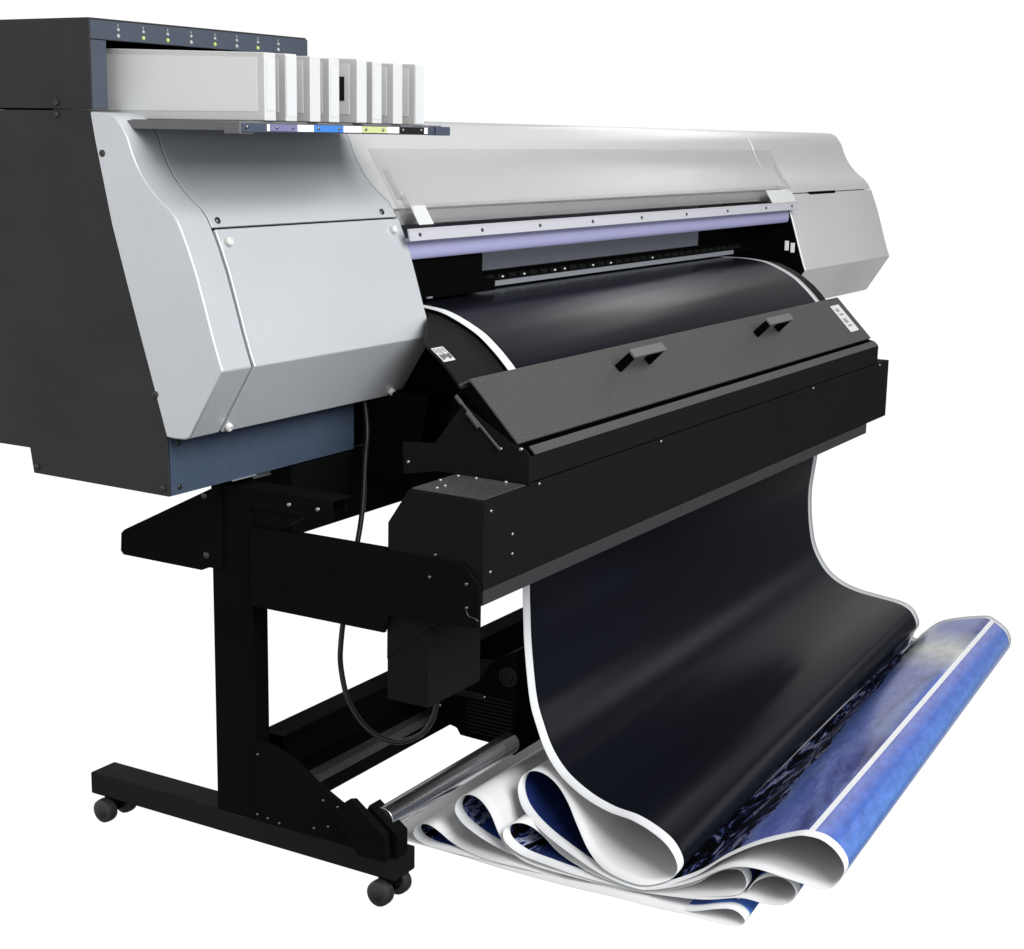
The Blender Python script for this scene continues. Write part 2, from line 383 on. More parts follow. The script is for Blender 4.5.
# take-up beam under the dryer
MB().prism([(-.4755,.7175),(-.4755,.5735),(-.330,.5735),(-.330,.7175)], .315, 2.150).build('front_beam', M['black'], root, .0012)
MB().prism([(-.4745,.5730),(-.4745,.5490),(-.4690,.5470),(-.340,.560),(-.340,.5730)], .179, 2.005).build('beam_lip', M['lip'], root, .0008)
for x, z in ((.196,.700),(.196,.603),(.262,.650),(.262,.618),(.800,.7165),(1.60,.7165),(2.075,.7165),(.345,.7165)):
    screw(root, (x,-.4757,z-.004), (0,-1,0), .0032, 'steelscrew')
mb = MB().prism([(-.4755,.7145),(-.336,.7155),(-.297,.658),(-.295,.430),(-.4755,.5735)], .176, .3145).build('motor_box', M['black'], root, .0012)
MB().prism([(-.472,.7175),(-.340,.7190),(-.340,.7165),(-.472,.7150)], .1800, .3080).build('motor_box_top', M['mtop'], mb, .0006)
for x, y in ((.201,-.373),(.221,-.375),(.252,-.346),(.296,-.352),(.298,-.385),(.300,-.440)): screw(mb, (x,y,.7190), (0,0,1), .0032, 'steelscrew')
MB().prism([(-.295,.59),(-.295,.362),(-.375,.362),(-.375,.59)], .1775, .335).build('motor_housing', M['black'], root, .0015)
# black stand
pl = MB().box(.173, .213, -.0215, .066, .089, .6795).build('stand_pillar', M['stand'], root, .002)
MB().box(.1735, .190, -.292, -.0222, .478, .614).build('stand_arm', M['stand'], root, .0015)
ap = MB().prism([(-.0235,.6142),(-.445,.6120),(-.470,.5880),(-.4745,.5800),(-.4745,.5150),(-.305,.5080),(-.297,.4775),(-.0235,.4775)], .1655, .1730).build('arm_plate', M['stand'], root, .0008)
for y, z in ((-.388,.6180),(-.384,.584),(-.452,.583),(-.453,.545)): screw(ap, (.1655 if z < .61 else .1755,y,z), (-1,0,0), .0032, 'dimscrew')
MB().tube([(.1645,-.453,.541),(.1645,-.457,.533),(.1645,-.468,.531),(.1655,-.474,.527)], .0008, 8).build('plate_hook', M['dimscrew'], ap)
rb = MB().prism([(.041,.6790),(.262,.570),(.270,.563),(.2725,.530),(.266,.5235),(.086,.5225),(.068,.530),(.041,.530)], .1670, .1728).build('rear_bracket', M['stand'], root, .0012)
for y, z in ((.075,.655),(.073,.551)): screw(rb, (.167,y,z), (-1,0,0), .006)
fr = MB().box(.1715, .1745, -.1905, .036, .6460, .6790).box(.1745, .222, -.1905, .036, .6765, .6790).box(.222, .225, -.1805, .036, .6500, .6790).build('cabinet_rail', M['stand'], root, .0006)
for y in (-.103,-.162): screw(fr, (.1715,y,.662), (-1,0,0), .004, 'steelscrew')
MB().prism([(-.0215,.66),(-.155,.66),(-.083,.6142),(-.0215,.6142)], .176, .182).build('arm_gusset', M['stand'], root, .0006)
gp = MB().prism([(-.0220,.0895),(-.0220,.236),(-.040,.236),(-.067,.232),(-.119,.211),(-.156,.187),(-.205,.163),(-.245,.152),(-.300,.121),(-.306,.0895)], .1700, .1790).build('foot_gusset', M['stand'], root, .0008)
for y, z in ((-.030,.212),(-.027,.101),(-.05,.099),(-.075,.096),(-.17,.160),(-.20,.155),(-.18,.115),(-.150,.105)): screw(gp, (.170,y,z), (-1,0,0), .0026, 'dimscrew')
fb = MB().box(.1735, .236, -.3125, .374, .0465, .0885).build('stand_foot', M['foot'], root, .003)
bk = MB().prism([(-.213,.163),(-.232,.180),(-.243,.183),(-.308,.137),(-.311,.090),(-.255,.090),(-.213,.14)], .150, .1655).prism([(-.262,.172),(-.318,.132),(-.318,.0895),(-.302,.0895),(-.255,.16)], .1735, .205).build('tube_bracket', M['stand'], root, .0012)
def caster(y, par):
    c_ = MB().box(.184, .216, y-.014, y+.014, .034, .0468).cyl((.170,y,.0225),(.232,y,.0225),.005,12).prism([(y-.02,.034),(y+.02,.034),(y+.012,.018),(y-.012,.018)], .192, .208).build('caster', M['stand'], par, .001)
    for x0 in (.160, .212):
        w_ = MB().lathe((x0,y,.0225),(1,0,0),[(0,.008),(.001,.0175),(.003,.0215),(.008,.0225),(.017,.0225),(.021,.0215),(.023,.018),(.023,.006)],36).build('caster_wheel', M['rubber'], c_, angle=40)
        if x0 < .2: MB().lathe((x0-.0012,y,.0225),(1,0,0),[(0,.009),(.0015,.0125),(.002,.0125)],28).build('wheel_cap', M['cable'], c_, angle=40)
caster(-.286, fb); caster(.337, fb)
# cross beam, an open channel
MB().prism([(-.050,.235),(-.050,.231),(-.004,.231),(-.004,.140),(-.066,.140),(-.066,.100),(-.070,.100),(-.070,.1445),(.0,.1445),(.0,.235)], .2135, 2.10).build('cross_beam', M['stand'], root, .0008)
MB().box(.2140, 2.099, -.0755, -.0520, .1450, .1475).box(.2140,2.099,-.0745,-.0705,.130,.144).build('beam_flange', M['mtop'], root, .0006)  # lighter plate colour stands in for light caught by the flange
# right leg, behind the hanging paper
MB().box(2.10, 2.145, -.0215, .066, .089, .6795).build('stand_pillar', M['stand'], root, .002)
MB().box(2.06, 2.11, -.292, -.0222, .478, .614).build('stand_arm', M['stand'], root, .0015)
fb2 = MB().box(2.085, 2.145, -.3125, .374, .0465, .0885).build('stand_foot', M['foot'], root, .003)
# take-up drive unit and tube
mu = MB().prism([(-.108,.160),(-.157,.152),(-.162,.150),(-.170,.138),(-.237,.136),(-.290,.122),(-.292,.328),(-.280,.322),(-.262,.312),(-.236,.295),(-.215,.262),(-.12,.250)], .600, .72).build('take_up_drive', M['void'], root, .0015)
MB().lathe((.600,-.276,.275),(-1,0,0),[(0,.019),(.006,.019),(.007,.016),(.006,.011),(.009,.010),(.009,.003)],28).build('drive_cap', M['black'], mu, angle=40)
for i in range(11):
    MB().box(.5985,.6005,-.285,-.185,.150+.0075*i,.1525+.0075*i).build('vent_slat', M['black'], mu)
MB().box(.588,.599,-.222,-.150,.222,.232).build('drive_bracket', M['black'], mu, .001)
screw(mu, (.598,-.224,.226), (-1,0,0), .003, 'steelscrew'); screw(mu, (.598,-.125,.190), (-1,0,0), .003, 'steelscrew')
MB().cyl((.187,-.280,.1455),(.602,-.280,.1455),.0205,40).build('take_up_tube', M['chrome'], root, .001, angle=40)
# power lead
MB().tube([(.51,-.01,.86),(.50,-.018,.80),(.49,-.032,.732),(.46,-.049,.683),(.40,-.083,.588),(.33,-.105,.479),(.30,-.112,.397),(.30,-.112,.342),(.30,-.131,.282),
           (.30,-.173,.243),(.30,-.226,.234),(.30,-.278,.257),(.30,-.304,.293),(.30,-.312,.330),(.30,-.315,.375)], .0048, 12).build('power_lead', M['cable'], root, angle=80)

# ------------------------------------------------------------------ ink cartridges
CX = [.065,.118,.172,.226,.290,.346,.400,.466]
CL = ['ink cartridge nearest the charcoal side panel, its big white side label in full view',
      'second ink cartridge from the left, full height white front label, above the violet marker',
      'third ink cartridge from the left with a plain grey front and no label on it',
      'fourth ink cartridge from the left, short white front label, above the blue marker',
      'fifth ink cartridge from the left, bright white front, beside a dark slot in its neighbour',
      'sixth ink cartridge from the left, white front label, above the yellow green marker',
      'seventh ink cartridge from the left, plain grey front, just left of the last one',
      'last ink cartridge on the right end of the tray, above the black marker']
FRONT = [(.004,.024,1.292,1.366), (.001,.026,1.284,1.374), None, (.003,.023,1.286,1.362), (.0,.027,1.279,1.375), (.003,.024,1.284,1.366), None, (.001,.026,1.279,1.375)]
def cartridge(i):
    x = CX[i]; w = (.027, .0275, .0265, .027, .028, .0265, .027, .027)[i]; dz = (0, .0008, -.0004, -.001, .0012, -.0006, -.0012, .0006)[i]; dy = (0, .002, -.003, .001, -.005, .003, -.001, .0)[i]
    r_ = bpy.data.objects.new('ink_cartridge', None); COL.objects.link(r_); r_.location = (x, -.15, 1.277)
    tag(r_, CL[i], 'ink cartridge', 'ink cartridges standing in the tray')
    def loc(mbx): mbx.v = [(a-x, b+.15, c-1.277) for a, b, c in mbx.v]; return mbx
    r_.location.y += dy
    loc(MB().prism([(-.15,1.277),(-.15,1.3765+dz),(.29,1.389),(.29,1.277)], x, x+w)).build('case', M['cart'], r_, .0016)
    if FRONT[i]:
        a, b, c_, d = FRONT[i]; loc(MB().box(x+a, x+b, -.1506, -.1500, c_, d)).build('front_label', M['label'], r_)
    z1 = 1.371
    loc(MB().prism([(-.136,1.2905),(-.136,z1-.0015),(.27,z1+.0075),(.27,1.2905)], x-.0006, x)).build('side_label', M['cartlabel'], r_)
    if i == 4:
        loc(MB().box(x-.0012, x-.0006, -.1265, -.1165, 1.312, 1.350)).build('dark_slot', M['ink'], r_)
    loc(MB().box(x+.004, x+.022, -.12, -.10, 1.2740, 1.2772)).build('case_foot', M['cart'], r_)
    return r_
for i in range(8): cartridge(i)
NEAR=[(0.6, -0.3024, 0.4527), (0.6, -0.3046, 0.3997), (0.595, -0.3121, 0.3352), (0.575, -0.3362, 0.249), (0.56, -0.3606, 0.2065), (0.545, -0.3888, 0.1692), (0.53, -0.4227, 0.1434), (0.515, -0.4599, 0.1285), (0.503, -0.5028, 0.1162), (0.493, -0.5478, 0.1098), (0.483, -0.5955, 0.1101), (0.474, -0.6384, 0.1018), (0.466, -0.6708, 0.0892), (0.459, -0.6917, 0.0699), (0.452, -0.6975, 0.0524), (0.4434, -0.6837, 0.036), (0.4213, -0.6442, 0.0274), (0.4253, -0.5813, 0.0331), (0.4472, -0.5345, 0.0476), (0.4737, -0.4936, 0.0797), (0.4988, -0.4613, 0.1043), (0.5175, -0.4301, 0.1227), (0.5275, -0.3996, 0.1334), (0.5275, -0.3725, 0.135), (0.5187, -0.3547, 0.1225), (0.5038, -0.3556, 0.1009), (0.4837, -0.3803, 0.0774), (0.4612, -0.4327, 0.0564), (0.4392, -0.5096, 0.0371), (0.4196, -0.5787, 0.0274), (0.4161, -0.647, 0.023), (0.4326, -0.6852, 0.0317), (0.4482, -0.7356, 0.0593), (0.455, -0.7779, 0.0952), (0.46, -0.8324, 0.1318), (0.4638, -0.8951, 0.1615), (0.465, -0.9181, 0.1667), (0.465, -0.9417, 0.1656), (0.4642, -0.9627, 0.1557), (0.4623, -0.9775, 0.1414), (0.4592, -0.9836, 0.127), (0.455, -0.9802, 0.1124), (0.45, -0.9664, 0.0953), (0.4455, -0.9482, 0.0915), (0.4423, -0.9223, 0.0938), (0.44, -0.8872, 0.0977), (0.4383, -0.8446, 0.1013), (0.437, -0.8069, 0.0956), (0.4352, -0.773, 0.0787), (0.4318, -0.7414, 0.0559), (0.4251, -0.6942, 0.0336), (0.4184, -0.6459, 0.0218), (0.4223, -0.5678, 0.0216), (0.4405, -0.5093, 0.0234), (0.4595, -0.4648, 0.0271), (0.4649, -0.4309, 0.047), (0.4565, -0.4087, 0.0638), (0.4415, -0.3907, 0.0707), (0.426, -0.3774, 0.0638), (0.4165, -0.3771, 0.0522), (0.415, -0.3885, 0.0386), (0.4173, -0.416, 0.0257), (0.417, -0.4627, 0.0208), (0.4144, -0.5333, 0.0177), (0.4222, -0.6442, 0.0161), (0.4391, -0.6899, 0.023), (0.4489, -0.7342, 0.0433), (0.4512, -0.7612, 0.0656), (0.452, -0.7853, 0.0805), (0.4512, -0.8102, 0.0855), (0.4487, -0.8224, 0.0755), (0.4423, -0.8257, 0.0631), (0.4333, -0.8193, 0.0545), (0.428, -0.8025, 0.0469), (0.431, -0.7572, 0.0326), (0.4322, -0.695, 0.0218), (0.4208, -0.6072, 0.0124), (0.4115, -0.5154, 0.0142), (0.4136, -0.4346, 0.015), (0.4192, -0.3862, 0.0289), (0.4245, -0.3619, 0.0531), (0.4295, -0.3439, 0.0791), (0.4335, -0.3245, 0.0959), (0.4355, -0.3064, 0.1033), (0.4355, -0.2895, 0.1023), (0.4335, -0.2739, 0.0917), (0.4303, -0.2676, 0.0742), (0.4265, -0.2766, 0.0604), (0.4218, -0.301, 0.0469), (0.4222, -0.3471, 0.0294), (0.4296, -0.405, 0.0143), (0.4336, -0.5232, 0.011), (0.4403, -0.6356, 0.0081), (0.4502, -0.7421, 0.0169), (0.4486, -0.8103, 0.035), (0.4443, -0.835, 0.07), (0.4463, -0.856, 0.087), (0.4485, -0.8756, 0.0929), (0.4485, -0.8964, 0.0896), (0.4463, -0.9099, 0.0767), (0.442, -0.9072, 0.0621), (0.4377, -0.8907, 0.0507), (0.4348, -0.8628, 0.0462), (0.4265, -0.8224, 0.0493), (0.4199, -0.755, 0.0313), (0.421, -0.6448, 0.0149), (0.414, -0.5143, 0.0055), (0.4041, -0.42, 0.0075), (0.4042, -0.3481, 0.0061), (0.4137, -0.2981, 0.007), (0.4185, -0.2651, 0.0143), (0.4095, -0.2493, 0.0303), (0.4035, -0.2338, 0.0413), (0.4038, -0.2163, 0.0409), (0.4025, -0.202, 0.032), (0.4029, -0.1963, 0.0188), (0.4037, -0.2057, 0.0072), (0.4003, -0.234, 0.0029), (0.3988, -0.2779, 0.0039), (0.4021, -0.339, 0.0046), (0.4059, -0.419, 0.0046), (0.4086, -0.5172, 0.0047), (0.4099, -0.613, 0.0047), (0.407, -0.6781, 0.0061), (0.4027, -0.7401, 0.014), (0.4045, -0.7852, 0.0291), (0.4093, -0.8093, 0.0346), (0.411, -0.8263, 0.0323), (0.41, -0.8394, 0.0222), (0.4075, -0.8356, 0.0135), (0.404, -0.8215, 0.0102), (0.3995, -0.7918, 0.0101), (0.3948, -0.7438, 0.0122), (0.3915, -0.6854, 0.0102), (0.3898, -0.623, 0.0103), (0.3895, -0.5081, 0.0056), (0.392, -0.3865, 0.0037), (0.4, -0.3, 0.0015), (0.4, -0.22, 0.0015), (0.4, -0.13, 0.0015)]
FAR=[(2.2, -0.2826, 0.4533), (2.2, -0.2774, 0.3981), (2.2, -0.2722, 0.3425), (2.2, -0.2761, 0.274), (2.19, -0.2921, 0.2089), (2.18, -0.3149, 0.1699), (2.17, -0.3457, 0.138), (2.16, -0.3867, 0.1162), (2.15, -0.4376, 0.1046), (2.14, -0.4873, 0.1013), (2.13, -0.5309, 0.0999), (2.12, -0.566, 0.0972), (2.11, -0.5934, 0.0881), (2.105, -0.6094, 0.0679), (2.1, -0.6148, 0.0487), (2.09, -0.6062, 0.0284), (2.0213, -0.612, 0.017), (2.0253, -0.5522, 0.0205), (2.0472, -0.5078, 0.0295), (2.0737, -0.469, 0.0494), (2.0988, -0.4382, 0.0647), (2.1175, -0.4086, 0.0761), (2.1275, -0.3796, 0.0827), (2.1275, -0.3538, 0.0837), (2.1187, -0.337, 0.0759), (2.1038, -0.3378, 0.0626), (2.0837, -0.3613, 0.048), (2.0612, -0.4111, 0.035), (2.0392, -0.4841, 0.023), (2.0196, -0.5497, 0.017), (2.0161, -0.6146, 0.0143), (2.085, -0.6047, 0.018), (2.083, -0.6172, 0.018), (2.081, -0.6343, 0.0383), (2.079, -0.6834, 0.0791), (2.077, -0.7825, 0.1081), (2.075, -0.8106, 0.1043), (2.073, -0.829, 0.095), (2.071, -0.8426, 0.0849), (2.069, -0.8515, 0.0715), (2.067, -0.8556, 0.0572), (2.065, -0.8526, 0.0391), (2.063, -0.842, 0.0248), (2.0455, -0.8249, 0.0412), (2.0423, -0.8024, 0.0422), (2.04, -0.7719, 0.044), (2.0383, -0.7348, 0.0456), (2.037, -0.702, 0.043), (2.0353, -0.6725, 0.0354), (2.0318, -0.645, 0.0251), (2.0251, -0.604, 0.0151), (2.0184, -0.5619, 0.0109), (2.0223, -0.494, 0.0108), (2.0405, -0.4431, 0.0117), (2.0595, -0.4044, 0.0136), (2.0649, -0.3749, 0.0235), (2.0565, -0.3556, 0.0319), (2.0415, -0.3399, 0.0353), (2.026, -0.3283, 0.0319), (2.0165, -0.3281, 0.0261), (2.015, -0.338, 0.0193), (2.0173, -0.3619, 0.0129), (2.017, -0.4025, 0.0104), (2.0144, -0.464, 0.0089), (2.0222, -0.5605, 0.0081), (2.0391, -0.5933, 0.0088), (2.0489, -0.6314, 0.0165), (2.0513, -0.6546, 0.0249), (2.052, -0.6753, 0.0306), (2.0513, -0.6968, 0.0325), (2.0488, -0.7072, 0.0287), (2.0423, -0.7101, 0.024), (2.0333, -0.7046, 0.0207), (2.028, -0.6901, 0.0178), (2.031, -0.6512, 0.0124), (2.0322, -0.5977, 0.0083), (2.0208, -0.5283, 0.0047), (2.0115, -0.4484, 0.0054), (2.0136, -0.3781, 0.0057), (2.0192, -0.336, 0.011), (2.0245, -0.3149, 0.0202), (2.0295, -0.2992, 0.0301), (2.0335, -0.2823, 0.0364), (2.0355, -0.2665, 0.0393), (2.0355, -0.2518, 0.0389), (2.0335, -0.2383, 0.0349), (2.0303, -0.2328, 0.0282), (2.0265, -0.2406, 0.0229), (2.0218, -0.2618, 0.0178), (2.0222, -0.302, 0.0112), (2.0296, -0.3523, 0.0054), (2.0336, -0.4552, 0.0042), (2.0403, -0.553, 0.0031), (2.0502, -0.6456, 0.0064), (2.0486, -0.6888, 0.0133), (2.0443, -0.7098, 0.0266), (2.0463, -0.7276, 0.0331), (2.0485, -0.7442, 0.0353), (2.0485, -0.7619, 0.0341), (2.0463, -0.7734, 0.0292), (2.042, -0.7711, 0.0236), (2.0377, -0.7571, 0.0193), (2.0348, -0.7334, 0.0175), (2.0265, -0.699, 0.0187), (2.0199, -0.6568, 0.0119), (2.021, -0.561, 0.0057), (2.014, -0.4475, 0.0021), (2.0041, -0.3654, 0.0028), (2.0042, -0.3029, 0.0023), (2.0137, -0.2594, 0.0027), (2.0185, -0.2306, 0.0054), (2.0095, -0.2169, 0.0115), (2.0035, -0.2034, 0.0157), (2.0038, -0.1882, 0.0155), (2.0025, -0.1757, 0.0122), (2.0029, -0.1708, 0.0072), (2.0037, -0.179, 0.0027), (2.0003, -0.2036, 0.0011), (1.9988, -0.2418, 0.0015), (2.0021, -0.2949, 0.0018), (2.0059, -0.3645, 0.0018), (2.0086, -0.45, 0.0018), (2.0099, -0.5333, 0.0018), (2.007, -0.5899, 0.0023), (2.0027, -0.6217, 0.0053), (2.0045, -0.6595, 0.0111), (2.0093, -0.6798, 0.0131), (2.011, -0.6941, 0.0123), (2.01, -0.7051, 0.0084), (2.0075, -0.7019, 0.0051), (2.004, -0.6901, 0.0039), (1.9995, -0.6651, 0.0038), (1.9948, -0.6248, 0.0046), (1.9915, -0.5757, 0.0039), (1.9898, -0.5233, 0.0039), (1.9895, -0.4268, 0.0021), (1.992, -0.3247, 0.0014), (2.0, -0.258, 0.0015), (2.0, -0.1892, 0.0015), (2.0, -0.1118, 0.0015)]
# ------------------------------------------------------------------ printed banner: one continuous sheet
TOP_N = [(.6,.10,.9500),(.6,.03,.9515),(.6,-.05,.9520),(.6,-.10,.9475),(.6,-.125,.9420),(.6,-.15,.9325),(.6,-.175,.9210),(.6,-.2,.9070),(.6,-.223,.8890),(.6,-.245,.8690),
         (.6,-.268,.8440),(.6,-.286,.8150),(.6,-.297,.7750),(.6,-.304,.7200),(.6,-.305,.6300),(.6,-.303,.5400)]
TOP_F = [(2.2, y + (.022 if k > 12 else 0), z) for k, (x, y, z) in enumerate(TOP_N)]
nn = [Vector(p) for p in TOP_N + NEAR]; ff = [Vector(p) for p in TOP_F + FAR]
T0 = len(TOP_N)
SUB = 6
nn = smooth(nn, SUB); ff = smooth(ff, SUB)
us = [0.]
for i in range(1, len(nn)): us.append(us[-1] + ((nn[i]-nn[i-1]).length + (ff[i]-ff[i-1]).length)/2)
UT = us[-1]
def U(idx): return us[int(round((T0 + idx)*SUB))]/UT
NV = 48
bm = bmesh.new(); uvl = bm.loops.layers.uv.new('UVMap')
rows = []
for i in range(len(nn)):
    row = []
    for j in range(NV+1):
        t = j/NV; row.append(bm.verts.new(nn[i].lerp(ff[i], t)))
    rows.append(row)
for i in range(len(nn)-1):
    for j in range(NV):
        f = bm.faces.new((rows[i][j], rows[i+1][j], rows[i+1][j+1], rows[i][j+1])); f.smooth = True
        for lp_, (a, b) in zip(f.loops, ((i,j),(i+1,j),(i+1,j+1),(i,j+1))):
            lp_[uvl].uv = (us[a]/UT, b/NV)
me = bpy.data.meshes.new('printed_banner'); bm.to_mesh(me); bm.free()
ban = bpy.data.objects.new('printed_banner', me); COL.objects.link(ban)
tag(ban, 'long glossy print, black then blue, hanging from the printer and folded in a pile', 'banner')

m, nt, b = _new('banner_print'); L = nt.links
def N_(t, **k):
    n = nt.nodes.new(t)
    for a, v in k.items(): setattr(n, a, v)
    return n
def math_(op, a, b_=None, c_=None):
    n = N_('ShaderNodeMath', operation=op)
    for i, v in enumerate((a, b_, c_)):
        if v is None: continue
        if isinstance(v, (int, float)): n.inputs[i].default_value = v
        else: L.new(v, n.inputs[i])
    return n.outputs[0]
uv = N_('ShaderNodeUVMap'); uv.uv_map = 'UVMap'
sp = N_('ShaderNodeSeparateXYZ'); L.new(uv.outputs[0], sp.inputs[0])
u, v = sp.outputs[0], sp.outputs[1]
um = math_('MULTIPLY', u, UT); vm = math_('MULTIPLY', v, 1.6)
def noise(su, sv, scale=1., detail=6, rough=.6, w=0., dist=0.):
    c = N_('ShaderNodeCombineXYZ'); L.new(math_('MULTIPLY', um, su), c.inputs[0]); L.new(math_('MULTIPLY', vm, sv), c.inputs[1]); c.inputs[2].default_value = w
    n = N_('ShaderNodeTexNoise'); L.new(c.outputs[0], n.inputs['Vector'])
    n.inputs['Scale'].default_value = scale; n.inputs['Detail'].default_value = detail; n.inputs['Roughness'].default_value = rough; n.inputs['Distortion'].default_value = dist
    return n.outputs['Fac']
def ramp(fac, stops, interp='LINEAR'):
    r = N_('ShaderNodeValToRGB'); cr = r.color_ramp; cr.interpolation = interp
    while len(cr.elements) > 1: cr.elements.remove(cr.elements[-1])
    for i, (p, c) in enumerate(stops):
        e = cr.elements[0] if i == 0 else cr.elements.new(p)
        e.position = p; e.color = (*c, 1)
    L.new(fac, r.inputs['Fac']); return r.outputs['Color']
def mix(fac, a, b_, mode='MIX'):
    n = N_('ShaderNodeMixRGB'); n.blend_type = mode
    for i, vv in ((0, fac), (1, a), (2, b_)):
        if isinstance(vv, (int, float)): n.inputs[i].default_value = vv
        elif isinstance(vv, tuple): n.inputs[i].default_value = (*vv, 1)
        else: L.new(vv, n.inputs[i])
    return n.outputs[0]
BK = (.0050,.0056,.0088); NAVY = (.010,.016,.055); DB = (.012,.030,.14); BL = (.06,.11,.38); GB = (.13,.16,.32); LAV = (.32,.35,.66); SKY = (.085,.22,.66); SK2 = (.16,.30,.72)
n1 = noise(5, 1.6, 1., 5, .55, 0, .6)
ud = math_('ADD', u, math_('MULTIPLY', math_('SUBTRACT', n1, .5), .030))
base = ramp(ud, [(0,BK),(U(15),BK),(U(17),NAVY),(U(20),(.004,.006,.02)),(U(22.5),(.003,.005,.012)),(U(25),(.012,.024,.11)),(U(28),(.004,.007,.03)),(U(31),DB),
                 (U(32),BL),(U(33),(.085,.14,.37)),(U(34),(.075,.115,.35)),(U(34.7),(.10,.12,.36)),(U(35.3),(.036,.042,.13)),(U(36),(.02,.025,.09)),(U(37.2),BL),(U(44),BL),
                 (U(52),NAVY),(U(56),(.004,.006,.02)),(U(62),(.01,.02,.09)),(U(70),DB),(U(78),DB),(U(82),(.03,.06,.26)),(U(88),DB),(U(96),SKY),
                 (U(112),(.02,.05,.24)),(U(120),(.02,.02,.03)),(U(124.5),BL),(U(126.5),SKY),(1,SKY)])
base = base
# bright sky of the next picture past the white line
sky = ramp(u, [(U(35.95),(.07,.10,.36)),(U(36.5),(.15,.18,.42)),(U(37.1),(.07,.12,.42)),(U(38.0),(.035,.10,.37)),(U(39.4),(.10,.20,.50)),(U(40.0),(.04,.13,.43)),(U(41),(.04,.11,.38)),(U(44),(.08,.12,.45))])
smk = math_('MULTIPLY', math_('GREATER_THAN', u, U(35.9)), math_('LESS_THAN', u, U(46)))
cloud = noise(3.5, .8, 1., 6, .6, 3.1, .8)
sky = mix(math_('MULTIPLY', math_('SUBTRACT', cloud, .47), .7), sky, (.14,.20,.46))
# print A clouds: pale grey streaks at the far end
cl2 = noise(7, 2.2, 1., 7, .62, 9.3, 1.1)
vfar = math_('MINIMUM', math_('MAXIMUM', math_('MULTIPLY', math_('SUBTRACT', v, .1), 1.3), 0.), 1.)
cmask = math_('MULTIPLY', math_('MULTIPLY', math_('GREATER_THAN', u, U(31.5)), math_('LESS_THAN', u, U(35.8))),
              math_('MINIMUM', math_('MAXIMUM', math_('MULTIPLY', math_('SUBTRACT', cl2, .48), 4.5), 0.), 1.))
base = mix(math_('MULTIPLY', cmask, .75), base, (.20,.25,.50))
band = math_('ABSOLUTE', math_('SUBTRACT', math_('ADD', v, math_('MULTIPLY', math_('SUBTRACT', u, U(34)), 4.)), .82))
bandm = math_('MULTIPLY', math_('MAXIMUM', math_('SUBTRACT', 1., math_('MULTIPLY', band, 8.)), 0.), math_('MULTIPLY', math_('GREATER_THAN', u, U(31.5)), math_('LESS_THAN', u, U(35.8))))
base = mix(math_('MULTIPLY', bandm, .9), base, (.50,.51,.46))
col = mix(smk, base, sky)
# jagged rocks: black with white and blue flecks
rk = noise(34, 9, 1., 8, .68, 5.7, 1.4)
rcol = ramp(rk, [(0,(.002,.002,.003)),(.49,(.003,.003,.005)),(.525,(.02,.03,.09)),(.56,(.10,.13,.36)),(.585,(.30,.31,.38)),(.61,(.26,.27,.32)),(.635,(.02,.02,.04)),(1,(.01,.01,.02))])
edge = noise(9, 5, 1., 6, .65, 1.2, .6)
def rocks(c0, hw, col, amp=.022):
    d = math_('ABSOLUTE', math_('ADD', math_('SUBTRACT', u, c0), math_('MULTIPLY', math_('SUBTRACT', edge, .5), amp)))
    return mix(math_('LESS_THAN', d, hw), col, rcol)
col = rocks(U(31.9), .0100, col, .016)
col = rocks(U(113.5), .006, col)
col = rocks(U(121.5), .012, col, .004)
col = rocks(U(60), .006, col)
col = rocks(U(86), .006, col)
fine = noise(60, 22, 1., 4, .7, 2.2)
col = mix(math_('MULTIPLY', math_('GREATER_THAN', u, U(17)), .55), col, ramp(fine, [(.25,(.55,.55,.55)),(.75,(1.5,1.5,1.5))]), 'MULTIPLY')
WHITE = (.63,.64,.65)
def inband(x, a, b_): return math_('MULTIPLY', math_('GREATER_THAN', x, a), math_('LESS_THAN', x, b_))
gap = math_('ADD', inband(um, U(35.7)*UT, U(35.7)*UT+.0105), inband(um, U(29.2)*UT, U(29.2)*UT+.012))
bor = math_('ADD', math_('LESS_THAN', vm, .026), math_('GREATER_THAN', vm, 1.572))
wm = math_('MINIMUM', math_('ADD', gap, bor), 1.)
col = mix(wm, col, WHITE)
L.new(col, b.inputs['Base Color'])
rr = N_('ShaderNodeMapRange'); L.new(wm, rr.inputs['Value']); rr.inputs['To Min'].default_value = .25; rr.inputs['To Max'].default_value = .55
L.new(rr.outputs[0], b.inputs['Roughness'])
b.inputs['Specular IOR Level'].default_value = .5; b.inputs['IOR'].default_value = 1.2
me.materials.append(m)
mw = mat('banner_back', (.62,.625,.63), .6, 0, .3, var=.05)
b2 = mw.node_tree.nodes['Principled BSDF']
me.materials.append(mw)
sm = ban.modifiers.new('thickness', 'SOLIDIFY'); sm.thickness = .0007; sm.offset = 1 if False else -1
sm.material_offset = 1; sm.material_offset_rim = 1; sm.use_rim = True
